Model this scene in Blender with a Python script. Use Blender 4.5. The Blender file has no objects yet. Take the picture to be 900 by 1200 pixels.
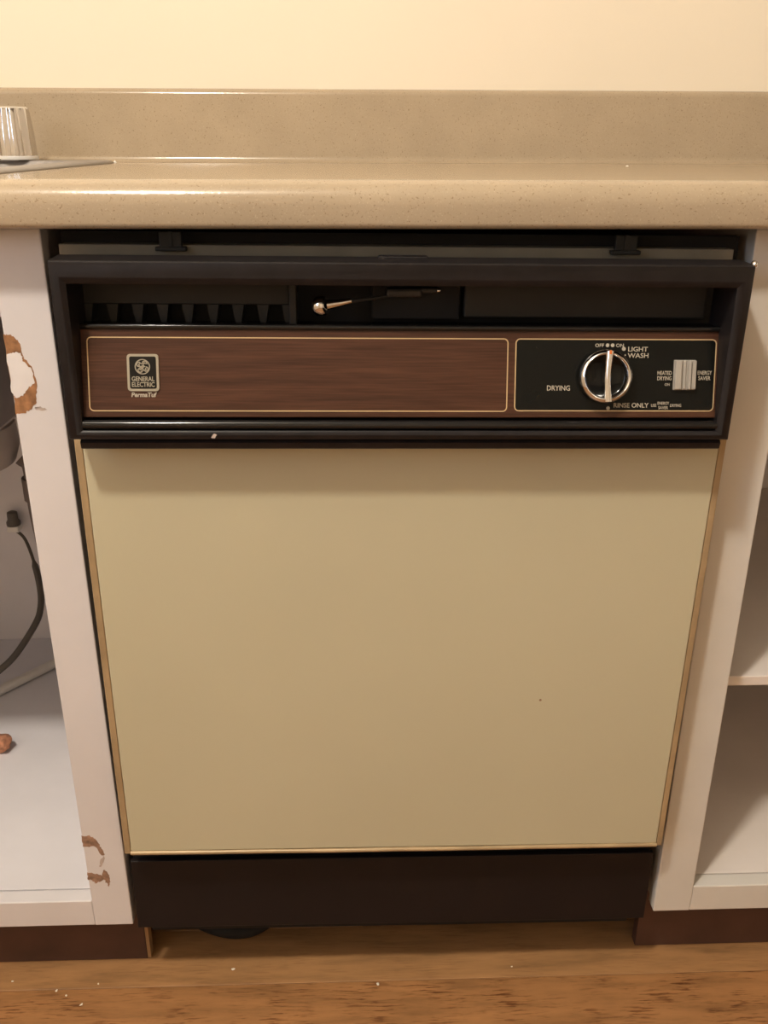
import bpy, bmesh, math, random
from mathutils import Vector, Matrix
random.seed(7)
PI = math.pi
S = bpy.context.scene
C = S.collection

# ------------------------------------------------------------------ camera
cam_d = bpy.data.cameras.new('camera')
cam = bpy.data.objects.new('camera', cam_d); C.objects.link(cam)
S.camera = cam
F_PX = 1062.56
cam_d.sensor_fit = 'VERTICAL'; cam_d.sensor_height = 36.0; cam_d.sensor_width = 27.0
cam_d.lens = F_PX / 1200.0 * 36.0
cam_d.clip_start = 0.02
yaw, pitch, roll = -0.0360346, 0.3884045, 0.0036035
fw = Vector((-math.sin(yaw) * math.cos(pitch), math.cos(yaw) * math.cos(pitch), -math.sin(pitch)))
rt = Vector((math.cos(yaw), math.sin(yaw), 0)); up = rt.cross(fw)
r2 = math.cos(roll) * rt + math.sin(roll) * up
u2 = -math.sin(roll) * rt + math.cos(roll) * up
m = Matrix((r2, u2, -fw)).transposed().to_4x4()
m.translation = Vector((-0.0443, -0.80251, 0.94282))
cam.matrix_world = m

# ------------------------------------------------------------------ world, light, exposure
w = bpy.data.worlds.new('world'); S.world = w; w.use_nodes = True
w.node_tree.nodes['Background'].inputs[0].default_value = (1.0, 0.82, 0.6, 1)
w.node_tree.nodes['Background'].inputs[1].default_value = 0.02
LAMP = Vector((-0.58, -0.92, 2.38))
ld = bpy.data.lights.new('ceiling_globe_light', 'POINT')
ld.energy = 114.0; ld.color = (1.0, 0.92, 0.80); ld.shadow_soft_size = 0.075
lo = bpy.data.objects.new('ceiling_globe_light', ld); C.objects.link(lo); lo.location = LAMP
# cool fill light from the left, behind an added window out of view
wd_ = bpy.data.lights.new('left_cool_fill', 'AREA'); wd_.shape = 'RECTANGLE'; wd_.size = 0.9; wd_.size_y = 0.9
wd_.energy = 16.0; wd_.color = (0.62, 0.78, 1.0)
wo = bpy.data.objects.new('left_cool_fill', wd_); C.objects.link(wo); wo.location = (-1.49, -1.25, 1.5); wo.rotation_euler = (0, -math.pi / 2, 0)
vs = S.view_settings
vs.view_transform = 'Standard'; vs.look = 'None'; vs.gamma = 1.0; vs.use_curve_mapping = False
vs.exposure = 0.0

# ------------------------------------------------------------------ materials
def new_mat(name):
    mt = bpy.data.materials.new(name); mt.use_nodes = True
    nt = mt.node_tree; b = nt.nodes['Principled BSDF']
    return mt, nt, b
def srgb(r, g, b):
    f = lambda c: (c / 255 / 12.92) if c / 255 <= 0.04045 else ((c / 255 + 0.055) / 1.055) ** 2.4
    return (f(r), f(g), f(b), 1)
def node(nt, t, **kw):
    n = nt.nodes.new(t)
    for k, v in kw.items():
        if k in n.inputs: n.inputs[k].default_value = v
        else: setattr(n, k, v)
    return n
def coords(nt, scale=(1, 1, 1)):
    tc = nt.nodes.new('ShaderNodeTexCoord'); mp = nt.nodes.new('ShaderNodeMapping')
    mp.inputs['Scale'].default_value = scale
    nt.links.new(tc.outputs['Object'], mp.inputs[0]); return mp.outputs[0]
def ramp(nt, src, stops):
    r = nt.nodes.new('ShaderNodeValToRGB'); nt.links.new(src, r.inputs[0])
    e = r.color_ramp.elements
    e[0].position, e[0].color = stops[0]; e[1].position, e[1].color = stops[-1]
    for p, c in stops[1:-1]:
        x = e.new(p); x.color = c
    return r.outputs[0]
def mix(nt, fac, a, b, mode='MIX'):
    n = nt.nodes.new('ShaderNodeMix'); n.data_type = 'RGBA'; n.blend_type = mode
    for s, v in ((n.inputs[0], fac), (n.inputs[6], a), (n.inputs[7], b)):
        if hasattr(v, 'is_output'): nt.links.new(v, s)
        else: s.default_value = v
    return n.outputs[2]
def bump(nt, b, src, strength, dist=0.001):
    n = nt.nodes.new('ShaderNodeBump'); n.inputs['Strength'].default_value = strength
    n.inputs['Distance'].default_value = dist
    nt.links.new(src, n.inputs['Height']); nt.links.new(n.outputs[0], b.inputs['Normal'])
def noise(nt, vec, scale, detail=4, rough=0.5):
    n = node(nt, 'ShaderNodeTexNoise', Scale=scale, Detail=detail, Roughness=rough)
    nt.links.new(vec, n.inputs['Vector']); return n.outputs[0]

def plain(name, col, rough=0.5, metal=0.0, var=0.06, nscale=30, spec=0.5, bstr=0.0, bscale=200):
    mt, nt, b = new_mat(name); v = coords(nt)
    n = noise(nt, v, nscale)
    lo_ = tuple(c * (1 - var) for c in col[:3]) + (1,); hi = tuple(min(1, c * (1 + var)) for c in col[:3]) + (1,)
    nt.links.new(ramp(nt, n, [(0.3, lo_), (0.7, hi)]), b.inputs['Base Color'])
    b.inputs['Roughness'].default_value = rough; b.inputs['Metallic'].default_value = metal
    b.inputs['Specular IOR Level'].default_value = spec
    if bstr: bump(nt, b, noise(nt, v, bscale, 2), bstr, 0.0005)
    return mt

M = {}
M['wall'] = plain('cream_wall_paint', (0.80, 0.71, 0.575, 1), 0.7, var=0.02, nscale=3, bstr=0.15, bscale=120)
M['ceiling'] = plain('ceiling_paint', (0.38, 0.36, 0.32, 1), 0.8, var=0.02)
M['white'] = plain('white_cabinet_paint', (0.67, 0.635, 0.64, 1), 0.42, var=0.035, nscale=14, bstr=0.12, bscale=60)
M['white_warm'] = plain('warm_white_cabinet', (0.65, 0.615, 0.565, 1), 0.42, var=0.035, nscale=14, bstr=0.12, bscale=60)  # white of the right cabinet, warmer in tone than the left
M['white_warm_in'] = plain('warm_white_interior', (0.76, 0.69, 0.64, 1), 0.5, var=0.05, nscale=9)  # inner white of the right cabinet, likewise warmer in tone
M['white_in'] = plain('white_cabinet_interior', (0.71, 0.68, 0.70, 1), 0.5, var=0.05, nscale=9)
M['black'] = plain('black_plastic', (0.013, 0.0105, 0.011, 1), 0.42, var=0.2, nscale=60, spec=0.25, bstr=0.1, bscale=500)
M['black_gloss'] = plain('glossy_black_plastic', (0.010, 0.009, 0.009, 1), 0.12, var=0.1, spec=0.45)
M['dial_black'] = plain('dial_black', (0.004, 0.004, 0.004, 1), 0.12, spec=0.25)
M['pocket'] = plain('dark_pocket_plastic', (0.020, 0.018, 0.017, 1), 0.55, var=0.2)
M['charcoal'] = plain('charcoal_plastic', (0.018, 0.017, 0.016, 1), 0.5, var=0.1, spec=0.3)
M['hole'] = plain('black_void', (0.006, 0.005, 0.005, 1), 0.8, var=0.1)
M['toe'] = plain('dark_enamel_toe_panel', (0.0095, 0.0065, 0.007, 1), 0.5, var=0.15, nscale=20, spec=0.28)
M['grey'] = plain('grey_tub_flange', (0.19, 0.17, 0.13, 1), 0.6, var=0.1)
M['drain'] = plain('grey_drain_plastic', (0.55, 0.49, 0.44, 1), 0.5, var=0.1)
M['brownbody'] = plain('dark_brown_side', (0.045, 0.028, 0.018, 1), 0.7)
M['almond'] = plain('almond_enamel_door', (0.51, 0.468, 0.328, 1), 0.38, var=0.025, nscale=5, bstr=0.05, bscale=25)
M['brass'] = plain('tan_metal_trim', (0.40, 0.29, 0.165, 1), 0.36, 0.2, var=0.15, nscale=25)
M['gold'] = plain('pale_gold_line', (0.62, 0.45, 0.25, 1), 0.35, 0.3, var=0.05)
M['print'] = plain('pale_printing', (0.42, 0.37, 0.29, 1), 0.6, var=0.03)
M['badge'] = plain('badge_silver', (0.36, 0.32, 0.24, 1), 0.4, 0.2, var=0.05)
M['badge_black'] = plain('badge_black', (0.009, 0.008, 0.006, 1), 0.4, spec=0.2)
M['panel_black'] = plain('control_plate_black', (0.005, 0.0055, 0.005, 1), 0.25, spec=0.2)
M['chrome'] = plain('chrome', (0.72, 0.71, 0.71, 1), 0.06, 1.0, var=0.02)
M['switch'] = plain('grey_switch_plastic', (0.36, 0.33, 0.29, 1), 0.4, var=0.05)
M['orange'] = plain('orange_pointer', (0.7, 0.18, 0.03, 1), 0.5)
M['steel'] = plain('sink_steel', (0.30, 0.27, 0.25, 1), 0.36, 0.2, var=0.05, nscale=80)
M['plastic_white'] = plain('white_plastic', (0.75, 0.72, 0.68, 1), 0.4)
M['bare'] = plain('bare_wood_chip', (0.31, 0.145, 0.06, 1), 0.7, var=0.5, nscale=110)
M['bare_dark'] = plain('brown_wood_chip', (0.30, 0.175, 0.115, 1), 0.7, var=0.5, nscale=120)
M['primer'] = plain('white_primer', (0.72, 0.68, 0.67, 1), 0.6)
M['cord'] = plain('dark_grey_cord', (0.10, 0.085, 0.07, 1), 0.5)
M['kick'] = plain('brown_kick_board', (0.08, 0.036, 0.024, 1), 0.6, var=0.2, nscale=20)
M['rawend'] = plain('raw_board_end', (0.30, 0.18, 0.085, 1), 0.7)
M['scuff'] = plain('grey_scuff', (0.50, 0.41, 0.36, 1), 0.7, var=0.2, nscale=90)
M['hosegrey'] = plain('dark_grey_pipe', (0.14, 0.11, 0.095, 1), 0.6)
M['crumb'] = plain('pale_crumb', (0.8, 0.72, 0.6, 1), 0.8)
M['lump'] = plain('orange_brown_lump', (0.45, 0.2, 0.11, 1), 0.8, var=0.4, nscale=120)
M['glass'] = plain('lamp_base_metal', (0.6, 0.5, 0.35, 1), 0.3, 0.8)

def laminate():
    mt, nt, b = new_mat('beige_speckled_laminate'); v = coords(nt)
    base = (0.388, 0.304, 0.208, 1)
    c = ramp(nt, noise(nt, v, 18, 3), [(0.3, tuple(x * 0.95 for x in base[:3]) + (1,)), (0.7, tuple(x * 1.05 for x in base[:3]) + (1,))])
    n2 = noise(nt, v, 480, 2, 0.6)
    dark = ramp(nt, n2, [(0.31, (0.8, 0.8, 0.8, 1)), (0.38, (0, 0, 0, 1))])
    c = mix(nt, dark, c, (0.24, 0.17, 0.10, 1))
    n3 = noise(nt, coords(nt, (1.3, 1.3, 1.3)), 520, 2, 0.6)
    lightm = ramp(nt, n3, [(0.62, (0, 0, 0, 1)), (0.7, (0.45, 0.45, 0.45, 1))])
    c = mix(nt, lightm, c, (0.56, 0.46, 0.33, 1))
    nt.links.new(c, b.inputs['Base Color'])
    b.inputs['Roughness'].default_value = 0.15
    bump(nt, b, noise(nt, v, 300, 2), 0.22, 0.0004)
    return mt
M['laminate'] = laminate()

def walnut():
    mt, nt, b = new_mat('walnut_woodgrain'); 
    v = coords(nt, (1.6, 1, 30)); v2 = coords(nt, (5, 1, 160))
    a = noise(nt, v, 3.0, 5, 0.6); g = noise(nt, v2, 3.5, 3, 0.6)
    c1 = ramp(nt, a, [(0.25, (0.040, 0.016, 0.0095, 1)), (0.5, (0.072, 0.029, 0.016, 1)), (0.75, (0.10, 0.042, 0.023, 1))])
    c2 = ramp(nt, g, [(0.35, (0.55, 0.5, 0.48, 1)), (0.6, (1, 1, 1, 1))])
    nt.links.new(mix(nt, 0.75, c1, c2, 'MULTIPLY'), b.inputs['Base Color'])
    b.inputs['Roughness'].default_value = 0.33; b.inputs['Specular IOR Level'].default_value = 0.3
    return mt
M['walnut'] = walnut()

def oak(name, tone, pits):
    mt, nt, b = new_mat(name)
    v = coords(nt, (3, 22, 1)); v2 = coords(nt, (11, 125, 1))
    a = noise(nt, v, 2.2, 6, 0.65); g = noise(nt, v2, 3.0, 3, 0.6)
    c1 = ramp(nt, a, [(0.25, tuple(x * 0.55 for x in tone) + (1,)), (0.5, tuple(tone) + (1,)), (0.78, tuple(x * 1.3 for x in tone) + (1,))])
    c2 = ramp(nt, g, [(0.39, (0.40, 0.29, 0.23, 1)), (0.49, (1, 1, 1, 1))])
    big = noise(nt, coords(nt, (6, 9, 1)), 3, 3)
    fac = ramp(nt, big, [(0.42, (0, 0, 0, 1)), (0.62, (pits, pits, pits, 1))])
    nt.links.new(mix(nt, fac, c1, mix(nt, 1.0, c1, c2, 'MULTIPLY')), b.inputs['Base Color'])
    b.inputs['Roughness'].default_value = 0.42
    bump(nt, b, g, 0.15, 0.0006)
    return mt
M['oak0'] = oak('oak_floor_smooth', (0.36, 0.185, 0.075), 0.3)
M['oak1'] = oak('oak_floor_worn', (0.34, 0.16, 0.06), 1.0)
M['oak2'] = oak('oak_floor_mid', (0.32, 0.15, 0.055), 0.8)
M['joint'] = plain('dark_floor_joint', (0.12, 0.055, 0.022, 1), 0.8)

# ------------------------------------------------------------------ mesh helpers
def obj(name, bm, mat, parent=None, loc=None, rot=None, smooth=None):
    me = bpy.data.meshes.new(name)
    bmesh.ops.recalc_face_normals(bm, faces=bm.faces[:])
    bm.to_mesh(me); bm.free()
    me.materials.append(M[mat] if isinstance(mat, str) else mat)
    if smooth is not None:
        for p in me.polygons: p.use_smooth = True
        me.set_sharp_from_angle(angle=math.radians(smooth))
    o = bpy.data.objects.new(name, me); C.objects.link(o)
    if parent: o.parent = parent
    if loc: o.location = loc
    if rot: o.rotation_euler = rot
    return o
def tag(o, label=None, cat=None, group=None, kind=None):
    if label: o['label'] = label
    if cat: o['category'] = cat
    if group: o['group'] = group
    if kind: o['kind'] = kind
    return o
def empty(name, loc=(0, 0, 0)):
    o = bpy.data.objects.new(name, None); C.objects.link(o); o.location = loc; o.empty_display_size = 0.05
    return o
def add_box(bm, x0, x1, y0, y1, z0, z1, bev=0.0, seg=2):
    t = bmesh.new()
    r = bmesh.ops.create_cube(t, size=1)
    bmesh.ops.scale(t, vec=(x1 - x0, y1 - y0, z1 - z0), verts=t.verts)
    bmesh.ops.translate(t, vec=((x0 + x1) / 2, (y0 + y1) / 2, (z0 + z1) / 2), verts=t.verts)
    if bev: bmesh.ops.bevel(t, geom=t.edges[:] + t.verts[:], offset=bev, segments=seg, profile=0.5, affect='EDGES')
    merge(bm, t); return bm
def merge(bm, t):
    me = bpy.data.meshes.new('tmp'); t.to_mesh(me); t.free(); bm.from_mesh(me); bpy.data.meshes.remove(me)
def box(*a, **k): return add_box(bmesh.new(), *a, **k)
def extrude_x(prof, x0, x1):
    """closed (y, z) outline extruded along x"""
    bm = bmesh.new()
    a = [bm.verts.new((x0, y, z)) for y, z in prof]; b = [bm.verts.new((x1, y, z)) for y, z in prof]
    n = len(prof)
    for i in range(n): bm.faces.new((a[i], a[(i + 1) % n], b[(i + 1) % n], b[i]))
    bm.faces.new(a); bm.faces.new(b[::-1]); return bm
def add_plate(bm, pts, y0, y1):
    """closed (x, z) outline with thickness from y0 to y1"""
    a = [bm.verts.new((x, y0, z)) for x, z in pts]; b = [bm.verts.new((x, y1, z)) for x, z in pts]
    n = len(pts)
    for i in range(n): bm.faces.new((a[i], a[(i + 1) % n], b[(i + 1) % n], b[i]))
    bm.faces.new(a); bm.faces.new(b[::-1]); return bm
def rrect(x0, x1, z0, z1, r, seg=5):
    pts = []
    for cx, cz, a0 in ((x1 - r, z1 - r, 0), (x0 + r, z1 - r, 90), (x0 + r, z0 + r, 180), (x1 - r, z0 + r, 270)):
        for i in range(seg + 1):
            a = math.radians(a0 + 90 * i / seg); pts.append((cx + r * math.cos(a), cz + r * math.sin(a)))
    return pts
def add_ring(bm, outer, inner, y0, y1):
    """flat ring between two outlines of equal length, thickness y0..y1"""
    n = len(outer)
    L = [[bm.verts.new((x, y, z)) for x, z in p] for p, y in ((outer, y0), (outer, y1), (inner, y1), (inner, y0))]
    for k in range(4):
        A, B = L[k], L[(k + 1) % 4]
        for i in range(n): bm.faces.new((A[i], A[(i + 1) % n], B[(i + 1) % n], B[i]))
    return bm
def circle(cx, cz, r, n=32): return [(cx + r * math.cos(2 * PI * i / n), cz + r * math.sin(2 * PI * i / n)) for i in range(n)]
def add_tube(bm, pts, rad, n=10, closed=False, flat=1.0):
    pts = [Vector(p) for p in pts]; rings = []
    ref = Vector((0, 1, 0))
    for i, p in enumerate(pts):
        d = (pts[min(i + 1, len(pts) - 1)] - pts[max(i - 1, 0)])
        if closed: d = pts[(i + 1) % len(pts)] - pts[i - 1]
        d.normalize()
        if abs(d.dot(ref)) > 0.97: rr = Vector((1, 0, 0))
        else: rr = ref
        u = d.cross(rr).normalized(); v = u.cross(d)
        r = rad[i] if isinstance(rad, (list, tuple)) else rad
        rings.append([bm.verts.new(p + r * (math.cos(2 * PI * k / n) * u + flat * math.sin(2 * PI * k / n) * v)) for k in range(n)])
    m_ = len(rings)
    for i in range(m_ if closed else m_ - 1):
        A, B = rings[i], rings[(i + 1) % m_]
        for k in range(n): bm.faces.new((A[k], A[(k + 1) % n], B[(k + 1) % n], B[k]))
    if not closed:
        bm.faces.new(rings[0]); bm.faces.new(rings[-1][::-1])
    return bm
def lathe(prof, n=32, axis='z', c=(0, 0, 0), fn=None):
    """(r, h) outline turned about an axis; fn(angle, r) may modulate r"""
    bm = bmesh.new(); rings = []
    for r, h in prof:
        ring = []
        for k in range(n):
            a = 2 * PI * k / n; rr = fn(a, r) if fn else r
            x, y = rr * math.cos(a), rr * math.sin(a)
            p = (x, y, h) if axis == 'z' else ((x, h, y) if axis == 'y' else (h, x, y))
            ring.append(bm.verts.new((p[0] + c[0], p[1] + c[1], p[2] + c[2])))
        rings.append(ring)
    for A, B in zip(rings, rings[1:]):
        for k in range(n): bm.faces.new((A[k], A[(k + 1) % n], B[(k + 1) % n], B[k]))
    bm.faces.new(rings[0]); bm.faces.new(rings[-1][::-1]); return bm
def smooth_path(pts, n=6):
    pts = [Vector(p) for p in pts]; out = []
    P = [2 * pts[0] - pts[1]] + pts + [2 * pts[-1] - pts[-2]]
    for i in range(1, len(P) - 2):
        p0, p1, p2, p3 = P[i - 1:i + 3]
        for k in range(n):
            t = k / n
            out.append(0.5 * ((2 * p1) + (p2 - p0) * t + (2 * p0 - 5 * p1 + 4 * p2 - p3) * t * t + (3 * p1 - p0 - 3 * p2 + p3) * t ** 3))
    out.append(pts[-1]); return out
def add_text(bm, s, x0, x1, z0, z1, y, shear=0.0, bold=0.0):
    cu = bpy.data.curves.new('t', 'FONT'); cu.body = s; cu.size = 1; cu.extrude = 0.01; cu.resolution_u = 3; cu.shear = shear
    cu.offset = bold or .012
    to = bpy.data.objects.new('t', cu); C.objects.link(to)
    dg = bpy.context.evaluated_depsgraph_get(); me = bpy.data.meshes.new_from_object(to.evaluated_get(dg))
    xs = [v.co.x for v in me.vertices]; ys = [v.co.y for v in me.vertices]
    ax, bx, ay, by = min(xs), max(xs), min(ys), max(ys)
    for v in me.vertices:
        x, yy, z = v.co
        v.co = (x0 + (x - ax) / (bx - ax) * (x1 - x0), y - z * 0.008, z0 + (yy - ay) / (by - ay) * (z1 - z0))
    bm.from_mesh(me)
    bpy.data.objects.remove(to); bpy.data.curves.remove(cu); bpy.data.meshes.remove(me)
    return bm

# ------------------------------------------------------------------ the room
WX0, WX1, WY0, WY1, H = -1.36, 2.3, -3.2, 0.608, 2.62
def struct(name, bm, mat): return tag(obj(name, bm, mat), kind='structure')
wb = struct('wall_back', box(WX0 - .1, WX1 + .1, WY1, WY1 + .1, 0, H), 'wall')
bm = box(WX0 - .1, WX0, WY0, -1.7, 0, H); add_box(bm, WX0 - .1, WX0, -.8, WY1, 0, H)
add_box(bm, WX0 - .1, WX0, -1.7, -.8, 0, 1.05); add_box(bm, WX0 - .1, WX0, -1.7, -.8, 1.95, H)
struct('wall_left', bm, 'wall')
wn = struct('added_window', add_box(box(WX0 - .08, WX0 - .02, -1.27, -1.23, 1.05, 1.95, bev=.002), WX0 - .08, WX0 - .02, -1.7, -.8, 1.48, 1.52, bev=.002), 'white')  # unseen window, added to let the cool fill through the wall
bm = bmesh.new()
for y0, y1, z0, z1 in ((-1.7, -1.65, 1.05, 1.95), (-.85, -.8, 1.05, 1.95), (-1.65, -.85, 1.05, 1.1), (-1.65, -.85, 1.9, 1.95)): add_box(bm, WX0 - .09, WX0 + .01, y0, y1, z0, z1, bev=.002)
obj('added_window_frame', bm, 'white', wn)
struct('wall_right', box(WX1, WX1 + .1, WY0, WY1, 0, H), 'wall')
struct('wall_front', box(WX0 - .1, WX1 + .1, WY0 - .1, WY0, 0, H), 'wall')
struct('ceiling', box(WX0 - .1, WX1 + .1, WY0 - .1, WY1 + .1, H, H + .1), 'ceiling')
fl = struct('floor', box(WX0, WX1, WY0, WY1, -.05, -.0012), 'joint')
PW = 0.083
rows = []
y = 0.0
while y > WY0: rows.append((y - PW, y)); y -= PW
y = 0.0
while y < WY1: rows.append((y, min(y + PW, WY1))); y += PW
for ri, (ya, yb) in enumerate(rows):
    ya = max(ya, WY0)
    if yb - ya < .01: continue
    x = WX0 - random.uniform(0, .8)
    if ri == 0: x = WX0 - .25
    if ya == 0.0: x = WX0 - .1
    first = True
    while x < WX1:
        ln = random.uniform(.9, 1.5)
        if (ri == 0 or ya == 0.0): ln = (2.3 if ri == 0 else 2.2) if first else 1.6
        first = False
        a, b = max(x, WX0), min(x + ln, WX1)
        if b - a > .02:
            mt = 'oak1' if ri == 0 else ('oak0' if ya == 0.0 else random.choice(['oak1', 'oak2', 'oak0']))
            bm = bmesh.new(); hx, hy = (b - a) / 2 - .0002, (yb - ya) / 2 - .0003
            add_box(bm, -hx, hx, -hy, hy, -.012, 0, bev=.0006, seg=1)
            obj('plank', bm, mt, fl, ((a + b) / 2, (ya + yb) / 2, random.uniform(-.0003, 0)))
        x += ln

# ------------------------------------------------------------------ cabinets (doors taken off)
FZ = .137
def cabinet(name, x_near, x_far, sgn, label):
    """face frame box; x_near is the edge beside the dishwasher, sgn points away from it"""
    t = tag(empty(name, ((x_near + x_far) / 2, .3, 0)), label, 'cabinet')
    ox = t.location.x; oy = .3
    def B(n, x0, x1, y0, y1, z0, z1, mat='white', bev=.0012):
        x0, x1 = sorted((x0, x1))
        if sgn > 0: mat = {'white': 'white_warm', 'white_in': 'white_warm_in'}.get(mat, mat)
        return obj(n, box(x0 - ox, x1 - ox, y0 - oy, y1 - oy, z0, z1, bev=bev), mat, t)
    n_, f_ = x_near, x_far
    stile = B('stile', n_, n_ + sgn * .0435, 0, .019, .10, .874)
    B('stile', f_ - sgn * .0435, f_, 0, .019, .10, .874)
    B('bottom_rail', n_ + sgn * .0435, f_ - sgn * .0435, .0004, .019, .10, .1365)
    B('top_rail', n_ + sgn * .0435, f_ - sgn * .0435, .0004, .019, .80, .874)
    B('side_panel', n_ + sgn * .004, n_ + sgn * .018, .0195, .603, .10, .874, 'white_in', .0005)
    B('side_panel', f_ - sgn * .018, f_ - sgn * .004, .0195, .603, .10, .874, 'white_in', .0005)
    B('bottom_panel', n_ + sgn * .0185, f_ - sgn * .0185, .0205, .600, .12, FZ - .0005, 'white_in', .0005)
    B('back_panel', n_ + sgn * .0185, f_ - sgn * .0185, .6005, .606, .10, .874, 'white_in', .0005)
    k = B('kick_board', n_ + sgn * .001, f_, .041, .055, 0.0005, .0995, 'kick', .0005)
    if sgn < 0: B('raw_end', n_ + sgn * -.0035, n_ + sgn * .0008, .0415, .0545, 0.001, .0995, 'rawend', .0003)
    return t, stile, B, ox, oy
cl, st_l, BL, oxl, oyl = cabinet('sink_cabinet', -.305, -1.22, -1, 'white painted open cabinet under the sink, left of the dishwasher, with chipped paint')
cr, st_r, BR, oxr, oyr = cabinet('base_cabinet', .305, .915, 1, 'white painted open cabinet right of the dishwasher with one inner shelf')
BR('shelf', .324, .896, .028, .598, .3935, .4055, 'white_in', .001)
# chipped paint on the left stile
def chip(n, pts, mat, dy):
    bm = add_plate(bmesh.new(), [(x - oxl, z) for x, z in pts], -oyl - dy, -oyl + .0004)
    return obj(n, bm, mat, cl)
def ragged(pts, amp, n=4, seed=1):
    rnd = random.Random(seed); out = []
    for (a, b), (c, d) in zip(pts, pts[1:] + pts[:1]):
        for k in range(n):
            t = k / n; out.append((a + (c - a) * t + rnd.uniform(-amp, amp), b + (d - b) * t + rnd.uniform(-amp, amp)))
    return out
CHIPS = []

# ------------------------------------------------------------------ countertop with coved backsplash
ZT, ZB = .9135, 1.0095
prof = []
def arc(cy, cz, r, a0, a1, n=8):
    for i in range(n + 1):
        a = math.radians(a0 + (a1 - a0) * i / n); prof.append((cy + r * math.cos(a), cz + r * math.sin(a)))
arc(-.035 + .005, .8762 + .005, .005, 270, 180, 4)
arc(-.035 + .019, ZT - .019, .019, 180, 90, 10)
arc(.587 - .010, ZT + .010, .010, 270, 360, 6)
arc(.587 + .009, ZB - .009, .009, 180, 90, 6)
prof += [(.6065, ZB), (.6065, .886), (-.012, .886), (-.012, .8762)]
ct = obj('countertop', extrude_x(prof, -1.24, .935), 'laminate', smooth=35)
tag(ct, 'beige speckled laminate countertop with rounded front edge and coved backsplash', 'countertop')
# opening for the sink
cut = obj('cutter', box(-1.03, -.395, .045, .50, .85, .95), 'hole')
md = ct.modifiers.new('b', 'BOOLEAN'); md.object = cut; md.operation = 'DIFFERENCE'; md.solver = 'EXACT'
dg = bpy.context.evaluated_depsgraph_get(); dg.update()
me = bpy.data.meshes.new_from_object(ct.evaluated_get(dg)); ct.modifiers.clear(); ct.data = me
bpy.data.objects.remove(cut)
me.materials.clear(); me.materials.append(M['laminate'])
for p in me.polygons: p.material_index = 0

# ------------------------------------------------------------------ sink, faucet
sk = tag(empty('kitchen_sink', (-.71, .3, ZT)), 'grey steel drop-in sink set in the left of the countertop', 'sink')
def loop(bm, x0, x1, y0, y1, r, z, n=5):
    return [bm.verts.new((x, y, z)) for x, y in rrect(x0, x1, y0, y1, r, n)]
bm = bmesh.new()
LP = [loop(bm, -.34, .343, -.277, .263, .03, .0002), loop(bm, -.335, .338, -.272, .258, .028, .0032), loop(bm, -.312, .312, -.256, .19, .05, .0032),
      loop(bm, -.308, .308, -.252, .186, .055, -.004), loop(bm, -.300, .302, -.250, .175, .06, -.245), loop(bm, -.26, .275, -.22, .14, .05, -.268)]
for A, B in zip(LP, LP[1:]):
    for i in range(len(A)): bm.faces.new((A[i], A[(i + 1) % len(A)], B[(i + 1) % len(B)], B[i]))
bm.faces.new(LP[-1])
bs = obj('basin', bm, 'steel', sk, smooth=40)
sm = bs.modifiers.new('s', 'SOLIDIFY'); sm.thickness = .0012; sm.offset = 0
bm = lathe([(.02, -.285), (.06, -.287), (.085, -.30), (.087, -.33), (.08, -.35), (.065, -.358), (.02, -.36)], 28, c=(.155, 0, 0)); 
bm2 = lathe([(.03, -.266), (.03, -.286)], 20, c=(.155, 0, 0)); merge(bm, bm2)
obj('drain_body', bm, 'drain', sk, smooth=40)

fa = tag(empty('faucet', (-.60, .505, ZT + .0034)), 'chrome faucet with fluted round handle on the sink rim', 'faucet')
obj('deck_plate', box(-.123, .123, -.022, .022, 0, .004, bev=.0015), 'chrome', fa)
def flute(a, r): return r * (1 - .10 * (0.5 + 0.5 * math.cos(8 * a)) ** 2)
for s in (1, -1):
    hd = obj('handle', lathe([(.0255, .006), (.0255, .010), (.0245, .035), (.0225, .058), (.0212, .0635), (.0185, .0655), (.004, .0655)], 64, c=(s * .115, 0, 0), fn=flute), 'chrome', fa, smooth=35)
    obj('base_ring', lathe([(.0262, .0015), (.0268, .003), (.0262, .0062), (.02, .0064)], 40, c=(s * .115, 0, 0)), 'plastic_white', hd, smooth=35)
sp = [(0, 0, .004), (0, 0, .06), (0, -.02, .10), (0, -.09, .12), (0, -.17, .11), (0, -.19, .085)]
obj('spout', add_tube(bmesh.new(), smooth_path(sp), .012, 14), 'chrome', fa, smooth=50)

# ------------------------------------------------------------------ dishwasher
dw = tag(empty('dishwasher', (-.0033, 0, 0)), 'built-in dishwasher with almond door and woodgrain control panel', 'dishwasher')
dw.rotation_euler = (0, .008, 0)
def D(n, bm, mat, smooth=None, parent=None): return obj(n, bm, mat, parent or dw, smooth=smooth)
D('tub_body', box(-.297, .297, .02, .58, .105, .842, bev=.002), 'hole')
for sx in (-.25, .25):
    for sy in (.16, .5): D('leg', lathe([(.02, .0045), (.02, .012), (.006, .014), (.006, .11)], 12, c=(sx, sy, 0)), 'hole')
D('shade_block', box(-.292, .292, .035, .56, .05, .104, bev=.002), 'hole')  # unseen block added below the tub to cut bounce and darken the floor
D('tub_flange', box(-.2955, .285, .002, .02, .8498, .8590, bev=.001), 'grey')
D('flange_backing', box(-.298, .296, .021, .03, .84, .868), 'hole')
for sx in (-.2, .188):
    bm = box(sx - .0095, sx + .0095, -.004, .0015, .8565, .8705, bev=.001)
    add_box(bm, sx - .013, sx + .013, -.006, .0015, .8545, .858, bev=.0008); add_box(bm, sx - .0015, sx + .0015, -.0052, -.0035, .858, .8705)
    D('mounting_bracket', bm, 'charcoal')
bm = box(-.036, .026, -.032, -.02, .8485, .852, bev=.0008); add_box(bm, -.0255, .0155, -.032, -.02, .8515, .8546, bev=.0008)
D('latch_striker', bm, 'black')

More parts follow.
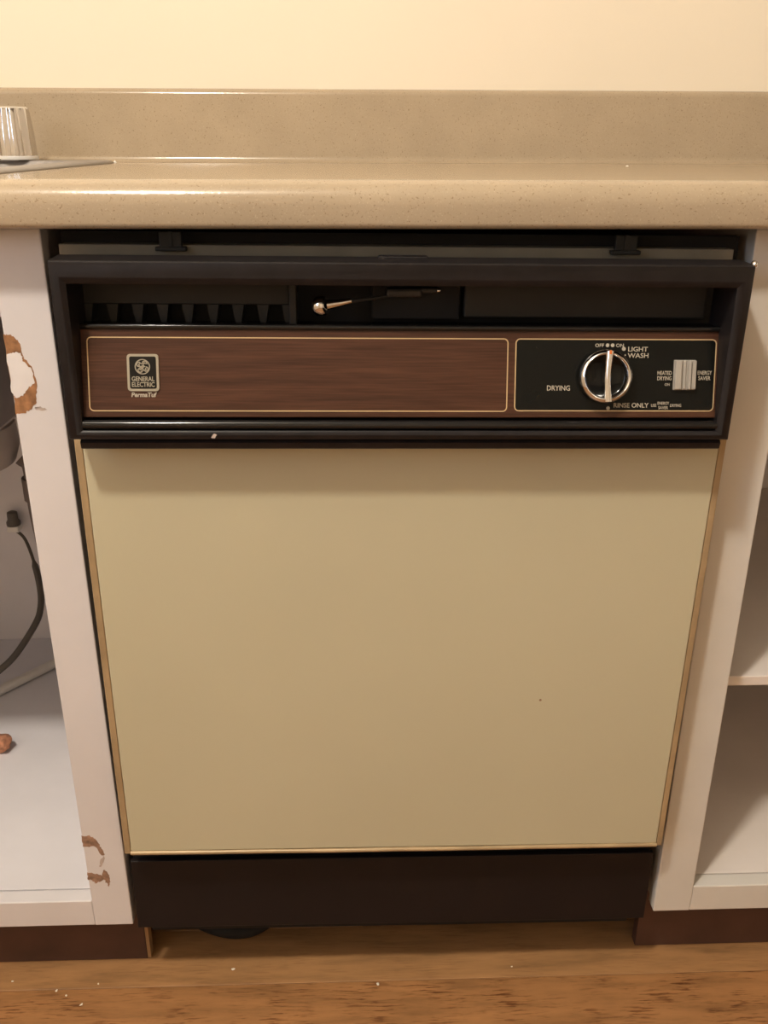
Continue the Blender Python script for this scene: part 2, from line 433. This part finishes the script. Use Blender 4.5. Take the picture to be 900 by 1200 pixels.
# door
D('door_core', box(-.284, .284, -.010, .018, .215, .70), 'hole')
D('door_panel', box(-.2866, .2866, -.027, -.011, .2302, .70, bev=.0012), 'almond')
D('side_trim', box(-.2938, -.2870, -.0262, -.009, .2262, .6955, bev=.0008), 'brass')
D('side_trim', box(.2870, .2932, -.0262, -.009, .2262, .6955, bev=.0008), 'brass')
bm = bmesh.new()
xs = [-.2868 + .5736 * i / 12 for i in range(13)]
add_tube(bm, [(x, -.0272, .2285 - .0009 * math.sin(PI * (i / 12)) * (1 if i % 3 else .6)) for i, x in enumerate(xs)], .0024, 10)
D('bottom_trim', bm, 'brass', 50)
# toe panel
tp = D('toe_panel', box(-.2975, .2975, 0, .006, .092, .191, bev=.001), 'toe')
D('toe_backing', box(-.296, .296, .010, .018, .13, .222), 'hole')

# console bezel: mitred picture frame
OX0, OX1, OZ0, OZ1 = -.2872, .2800, .7050, .8525
def ins(l, r, b, t, y): return [(OX0 + l, y, OZ0 + b), (OX1 - r, y, OZ0 + b), (OX1 - r, y, OZ1 - t), (OX0 + l, y, OZ1 - t)]
loops = [ins(-.002, -.002, .0015, -.0005, -.021), ins(0, 0, 0, 0, -.0575), ins(.0012, .0012, .0008, .001, -.0588), ins(.0075, .0075, .0048, .0118, -.0606), ins(.0085, .0085, .0056, .0130, -.0602),
         ins(.0122, .0122, .0078, .0178, -.0575), ins(.0135, .0135, .0082, .0188, -.012), ins(.004, .004, .0015, .004, -.012)]
bm = bmesh.new()
V = [[bm.verts.new(p) for p in l] for l in loops]
for A, B in zip(V, V[1:] + V[:1]):
    for i in range(4): bm.faces.new((A[i], A[(i + 1) % 4], B[(i + 1) % 4], B[i]))
D('console_bezel', bm, 'black', 35)
D('console_lip', extrude_x([(-.010, .7034), (-.0535, .7034), (-.0560, .7015), (-.0545, .6962), (-.0525, .6950), (-.010, .6950)], -.2792, .2748), 'black')
D('console_body', box(-.282, .279, -.028, .004, .706, .793), 'hole')
bm = bmesh.new(); add_tube(bm, [(-.2748, -.0545, .7172), (.2705, -.0545, .7172)], .0040, 12)
D('bead', bm, 'black_gloss', 60)
D('screw', lathe([(.0001, -.003), (.0022, -.002), (.003, 0), (.003, .002)], 12, 'y', (.2800, -.0555, .8532)), 'chrome', 50)

# handle pocket above the fascia
D('pocket_back', box(-.281, .279, .0005, .003, .79, .846), 'hole')
bm = box(-.2755, .2712, -.0345, -.012, .7935, .7975)
add_tube(bm, [(-.2755, -.0342, .7966), (.2712, -.0342, .7966)], .0026, 16)
D('pocket_ledge', bm, 'black_gloss', 40)
D('vent_header', box(-.2765, -.1005, -.016, -.001, .8120, .838, bev=.001), 'charcoal')
slot0, pit, sw = -.2685, .0212, .0148
for i in range(9):
    xa = slot0 + i * pit - (pit - sw); xb = slot0 + i * pit
    b_ = .0018
    bm = add_plate(bmesh.new(), [(xa - .0018, .8122), (xa + .0008, .7975), (xb - .0008, .7975), (xb + .0018, .8122)], -.017, -.001)
    D('vent_slat', bm, 'charcoal')
D('pocket_divider', box(-.1, -.094, -.03, -.001, .797, .838, bev=.001), 'charcoal')
D('pocket_cover', box(.049, .259, -.019, -.001, .8025, .838, bev=.0015), 'charcoal')
D('latch_housing', box(-.03, .046, -.012, -.001, .800, .838, bev=.001), 'hole')
lt = D('latch_lever', add_tube(bmesh.new(), smooth_path([(-.066, -.032, .8152), (-.050, -.030, .8176), (-.028, -.026, .8198), (-.012, -.022, .822), (.006, -.019, .8235)], 4), [.0036] * 2 + [.0028] * 2 + [.002] * 2 + [.0015] * 11, 10), 'charcoal', 50)
obj('stem', add_tube(bmesh.new(), [(-.0685, -.0325, .8148), (-.062, -.0318, .8158), (-.048, -.0298, .8180)], [.0042, .0036, .0022], 14), 'chrome', lt, smooth=50)
bm = lathe([(.002, .0035), (.0056, .004), (.0068, .002), (.0068, -.0045), (.0058, -.0060), (.0046, -.006), (.0042, -.003), (.0005, -.0025)], 24, 'x')
bmesh.ops.scale(bm, vec=(1.0, 1.2, 1.2), verts=bm.verts)
obj('chrome_tip', bm, 'chrome', lt, (-.0722, -.0338, .8145), (0, -.12, -.5), 40)
bm = box(-.018, .012, -.026, -.012, .8205, .8275, bev=.002); add_box(bm, .010, .027, -.022, -.012, .8235, .8275, bev=.0012)
D('latch_pivot', bm, 'pocket')
D('screw', lathe([(.0003, -.002), (.0016, -.0015), (.0022, 0), (.0022, .002)], 12, 'y', (.0262, -.0225, .826)), 'chrome', 50)

# slanted fascia: x across, z up the slope, -y out of the face
FO = (0, -.052, .723); FR = (-math.atan2(.018, .073), 0, 0)
def P(n, bm, mat, smooth=None): return obj(n, bm, mat, dw, FO, FR, smooth)
def sub(n, bm, mat, parent, smooth=None): return obj(n, bm, mat, parent, smooth=smooth)
fs = P('fascia', box(-.2752, .2725, 0, .004, 0, .0752, bev=.0008), 'walnut')
def outline(n, x0, x1, z0, z1):
    return P(n, add_ring(bmesh.new(), rrect(x0, x1, z0, z1, .004), rrect(x0 + .0009, x1 - .0009, z0 + .0009, z1 - .0009, .0031), -.0005, .0005), 'gold')
outline('gold_border', -.2697, .0860, .0050, .0672)
outline('gold_border', .0920, .2660, .0055, .0672)
cp = P('control_plate', add_plate(bmesh.new(), rrect(.0930, .2650, .0065, .0662, .003), -.0003, .001), 'panel_black')
TY = -.0004
def lettering(items, name='lettering', mat='print', parent=cp):
    for s, x0, x1, z0, z1 in items: sub(name, add_text(bmesh.new(), s, x0, x1, z0, z1, TY), mat, parent)
lettering([('DRYING', .1200, .1400, .0232, .0276), ('OFF', .1606, .1682, .0602, .0632), ('ON', .1786, .1852, .0602, .0632),
           ('LIGHT', .1892, .2062, .0566, .0606), ('WASH', .1890, .2070, .0512, .0553), ('RINSE ONLY', .1786, .2090, .0088, .0128),
           ('USE', .2112, .2158, .0094, .0120), ('ENERGY', .2168, .2270, .0113, .0139), ('SAVER', .2176, .2262, .0075, .0101), ('DRYING', .2278, .2376, .0094, .0120),
           ('HEATED', .2156, .2280, .0368, .0402), ('DRYING', .2156, .2280, .0322, .0357), ('ON', .2222, .2266, .0275, .0298),
           ('ENERGY', .2506, .2630, .0370, .0405), ('SAVER', .2514, .2620, .0324, .0359)])
for x, z, r in ((.1712, .0618, .0016), (.1756, .0618, .0016), (.1854, .0588, .0017), (.1737, .0083, .0016), (.1868, .0535, .0006)):
    sub('dot', add_plate(bmesh.new(), circle(x, z, r, 16), TY - .0001, TY + .0002), 'print', cp)
# timer dial
DX, DZ = .1686, .0354
dl = P('timer_dial', lathe([(.0223, -.0004), (.0223, -.0045), (.0185, -.0052), (.0165, -.0035), (.006, -.0022), (.0005, -.0020)], 48, 'y', (DX, 0, DZ)), 'dial_black', 40)
bm = lathe([(.0205, -.0040), (.0222, -.0045), (.0227, -.0080), (.0218, -.0116), (.0196, -.0127), (.0180, -.0114), (.0174, -.006), (.0176, -.0040)], 64, 'y', (DX, 0, DZ))
# open the ends so that it is a hoop
bm.faces.ensure_lookup_table()
ends = [f for f in bm.faces if len(f.verts) > 4]; bmesh.ops.delete(bm, geom=ends, context='FACES_ONLY')
sub('chrome_ring', bm, 'chrome', dl, 60)
bm = bmesh.new(); nb = 14
secs = []
for i in range(nb + 1):
    t = i / nb; z = DZ - .0212 + .0424 * t; xc = DX + .0022 - .0016 * math.sin(PI * t)
    wd = .0030 + .0008 * (2 * t - 1) ** 2
    secs.append([bm.verts.new((xc + a * wd, b, z)) for a, b in ((-1, -.003), (-1, -.0112), (-.6, -.0136), (0, -.0143), (.6, -.0136), (1, -.0112), (1, -.003))])
for A, B in zip(secs, secs[1:]):
    for i in range(7): bm.faces.new((A[i], A[(i + 1) % 7], B[(i + 1) % 7], B[i]))
bm.faces.new(secs[0]); bm.faces.new(secs[-1])
sub('grip_bar', bm, 'chrome', dl, 50)
sub('pointer_mark', box(DX + .0006, DX + .0026, -.0148, -.013, DZ + .0185, DZ + .0218, bev=.0003), 'orange', dl)
# slide switch
sw_ = P('slide_switch', box(.2293, .2480, -.0025, .001, .0240, .0496, bev=.0006), 'switch')
for xa, xb, d in ((.2296, .2352, -.0052), (.2372, .2392, -.0040), (.2408, .2430, -.0068), (.2440, .2478, -.0050)):
    sub('switch_ridge', box(xa, xb, d, -.002, .0246, .0490, bev=.0006), 'switch', sw_)
# badge
bg = P('badge', add_plate(bmesh.new(), rrect(-.2366, -.2102, .0220, .0530, .0028), -.0014, .001), 'badge')
sub('badge_field', add_plate(bmesh.new(), rrect(-.2345, -.2123, .0241, .0509, .0015), -.0017, -.001), 'badge_black', bg)
BX, BZ = -.2236, .0424
bm = add_ring(bmesh.new(), circle(BX, BZ, .0064), circle(BX, BZ, .0056), -.0021, -.0012)
def rib(pts, r=.00042): add_tube(bm, [(BX + a * .0064, -.0018, BZ + b * .0064) for a, b in pts], r, 6, flat=.6)
for k in range(4):
    a0 = k * PI / 2 + .5
    pts = []
    for i in range(9):
        t = i / 8; a = a0 + .95 * t; rr = .66 + .16 * math.sin(PI * t); pts.append((rr * math.cos(a), rr * math.sin(a)))
    pts += [(.5 * math.cos(a0 + 1.05), .5 * math.sin(a0 + 1.05)), (.52 * math.cos(a0 + .75), .52 * math.sin(a0 + .75))]
    rib(pts, .0005)
rib([(-.08, .34), (-.3, .5), (-.46, .28), (-.36, .02), (-.14, .0), (-.02, .18), (-.08, -.2), (-.3, -.42), (-.52, -.3), (-.3, -.14), (.0, -.04)], .0006)
rib([(.42, .38), (.26, .52), (.08, .36), (.14, .1), (.34, .04), (.12, -.04), (.02, -.3), (.22, -.5), (.46, -.34), (.36, -.16)], .0006)
sub('emblem', bm, 'badge', bg)
for s, z0, z1 in (('GENERAL', .0303, .0343), ('ELECTRIC', .0256, .0296)):
    sub('lettering', add_text(bmesh.new(), s, -.2329, -.2139, z0, z1, -.0018, bold=.02), 'badge', bg)
sub('lettering', add_text(bmesh.new(), 'PermaTuf', -.2340, -.2126, .0170, .0210, TY, shear=.15, bold=.03), 'print', fs)

# ------------------------------------------------------------------ worn paint on the left stile
UP = [(-.3484, .7853), (-.3426, .7853), (-.3361, .7793), (-.3344, .7657), (-.3283, .7565), (-.326, .741), (-.3282, .7254), (-.3328, .7191), (-.3396, .7143), (-.3484, .7135)]
chip('paint_chip', ragged(UP, .0008, 6, 3), 'bare', .0002)
chip('primer_patch', ragged([(-.3485, .7673), (-.3435, .7695), (-.3353, .7695), (-.3351, .7611), (-.3278, .755), (-.3282, .741), (-.334, .7372), (-.3388, .7302), (-.3466, .7286), (-.3485, .7334)], .0008, 6, 5), 'primer', .0005)
chip('paint_chip', ragged([(-.3313, .7191), (-.3258, .7206), (-.3209, .7174), (-.3271, .7167)], .0008, 4, 2), 'scuff', .0002)
chip('paint_chip', ragged([(-.3481, .2307), (-.3395, .2317), (-.3328, .2255), (-.3293, .2146), (-.3257, .2048), (-.3288, .2024), (-.3348, .216), (-.3484, .2163)], .0008, 6, 8), 'bare_dark', .0002)
chip('paint_chip', ragged([(-.3326, .194), (-.3279, .2024), (-.3264, .1987), (-.3304, .189), (-.3335, .1866)], .0008, 4, 9), 'scuff', .0002)
chip('paint_chip', ragged([(-.3481, .1796), (-.3394, .1769), (-.333, .1742), (-.3301, .1828), (-.3260, .1800), (-.3240, .1690), (-.3262, .1577), (-.3308, .1679), (-.3409, .1632), (-.3442, .1683), (-.3485, .1685)], .0008, 6, 4), 'bare_dark', .0002)

# ------------------------------------------------------------------ things inside the left cabinet
pl = tag(empty('power_cord', (-.60, .594, .364)), 'dark cord with a plug hanging down the back of the sink cabinet', 'cord')
def rel(pts, o): return [tuple(Vector(p) - o.location) for p in pts]
CP = [(-.599, .582, .351), (-.5804, .57, .3375), (-.5600, .54, .305), (-.5480, .515, .275), (-.5440, .495, .255), (-.5480, .475, .236), (-.5704, .44, .2034), (-.5923, .42, .1854), (-.64, .40, .155), (-.72, .39, .143), (-.85, .40, .1425)]
pts = smooth_path(rel(CP, pl), 5)
obj('cable', add_tube(bmesh.new(), pts, [.0025 if i < 10 else .0052 for i in range(len(pts))], 10), 'cord', pl, smooth=50)
obj('plug', lathe([(.004, .020), (.008, .018), (.0085, .006), (.011, .002), (.011, -.004)], 14, c=(0, -.012, 0)), 'cord', pl, smooth=40)
obj('sleeve', box(-.009, .010, -.022, -.002, -.0145, -.004, bev=.002), 'plastic_white', pl)
dp = obj('drain_pipe', add_tube(bmesh.new(), smooth_path(rel([(-.46, .3, .575), (-.449, .3, .56), (-.449, .3, .5), (-.442, .3, .40), (-.430, .3, .25), (-.43, .34, .17), (-.44, .56, .165)], sk)), .015, 14), 'hosegrey', sk, smooth=50)
obj('coupling', add_tube(bmesh.new(), rel([(-.449, .3, .545), (-.449, .3, .515)], sk), .018, 14), 'hosegrey', dp, smooth=50)
wp = tag(empty('white_tube', (-.57, .46, FZ)), 'white plastic tube lying across the floor of the sink cabinet', 'tube')
bm = add_tube(bmesh.new(), rel([(-.68, .325, FZ + .0078), (-.47, .59, FZ + .0078)], wp), .0076, 14)
obj('pipe', bm, 'plastic_white', wp, smooth=50)
obj('end_cap', add_tube(bmesh.new(), rel([(-.684, .320, FZ + .0085), (-.672, .335, FZ + .0085)], wp), .0084, 14), 'plastic_white', wp, smooth=50)
bm = bmesh.new(); bmesh.ops.create_icosphere(bm, subdivisions=3, radius=1)
rn = random.Random(4)
from mathutils import noise as mn
for v in bm.verts:
    v.co *= 1 + .35 * mn.noise(v.co * 1.7) + .12 * mn.noise(v.co * 5)
    v.co.x *= .020; v.co.y *= .014; v.co.z *= .012
zz = min(v.co.z for v in bm.verts)
for v in bm.verts: v.co.z -= zz
tag(obj('debris_lump', bm, 'lump', None, (-.551, .283, FZ - .0004), smooth=60), 'small orange-brown lump on the floor of the sink cabinet', 'debris')

# ------------------------------------------------------------------ under and in front of the dishwasher
D('drain_hose', add_tube(bmesh.new(), smooth_path([(-.285, .18, .012), (-.262, .105, .012), (-.235, .080, .012), (-.2, .068, .012), (-.172, .073, .012), (-.15, .10, .012), (-.14, .18, .012)], 8), .0095, 12), 'hole', 50)
CRL = ['pale floor crumb below the left cabinet, leftmost in the picture', 'pale floor crumb below the left cabinet, second from the left', 'small pale floor crumb below the left cabinet, third from the left',
       'pale floor crumb below the left cabinet, the one nearest the camera', 'smallest pale crumb below the left cabinet, last before its corner', 'pale crumb at the shadow edge in front of the curled hose',
       'largest pale crumb on the floor, below the middle of the dishwasher', 'small pale crumb on the floor below the right half of the dishwasher']
def crumb_mesh(seed):
    bm = bmesh.new(); bmesh.ops.create_icosphere(bm, subdivisions=1, radius=1); r = random.Random(seed)
    for v in bm.verts: v.co *= r.uniform(.6, 1.25)
    for v in bm.verts: v.co = Vector((v.co.x * .0022, v.co.y * .0016, max(0, v.co.z) * .0013))
    return bm
for i, (x, y, k) in enumerate([(-.463, .013, .8), (-.406, -.002, 1), (-.392, -.009, .8), (-.371, -.022, 1.1), (-.358, .006, .7), (-.198, .022, 1), (-.021, -.005, 1.3), (.145, .015, .8)]):
    o = obj('crumb', crumb_mesh(i), 'crumb', None, (x, y, -.0001)); o.scale = (k, k, k); o.rotation_euler = (0, 0, i * 1.3)
    tag(o, CRL[i], 'crumb', 'crumbs on the floor')
o = obj('crumb', crumb_mesh(40), 'plastic_white', None, (-.372, .565, ZT + .0002)); o.scale = (1.3, 1.3, 2)
tag(o, 'white crumb on the countertop beside the corner of the sink', 'crumb')
o = obj('crumb', crumb_mesh(41), 'plastic_white', None, (.3131, .439, ZT - .0001)); o.scale = (.9, .9, 1)
tag(o, 'white crumb alone on the right half of the countertop', 'crumb')

# ------------------------------------------------------------------ ceiling lamp (holds the globe light)
lm = tag(empty('ceiling_lamp', (LAMP.x, LAMP.y, H)), 'ceiling lamp with a round metal base above the kitchen floor', 'lamp')
obj('base', lathe([(.10, -.0005), (.10, -.02), (.075, -.035), (.03, -.045), (.01, -.046)], 32), 'glass', lm, smooth=40)
obj('rod', lathe([(.008, -.045), (.008, -.13), (.03, -.14), (.03, -.165)], 20), 'glass', lm, smooth=40)

# small marks on the dishwasher
D('scuff_mark', add_plate(bmesh.new(), ragged([(-.1675, .7075), (-.1640, .7068), (-.1622, .7100), (-.1650, .7112)], .0004, 3, 6), -.0606, -.055), 'scuff')
D('speck', add_plate(bmesh.new(), circle(.1435, .4180, .0014, 8), -.0273, -.0265), 'bare_dark')
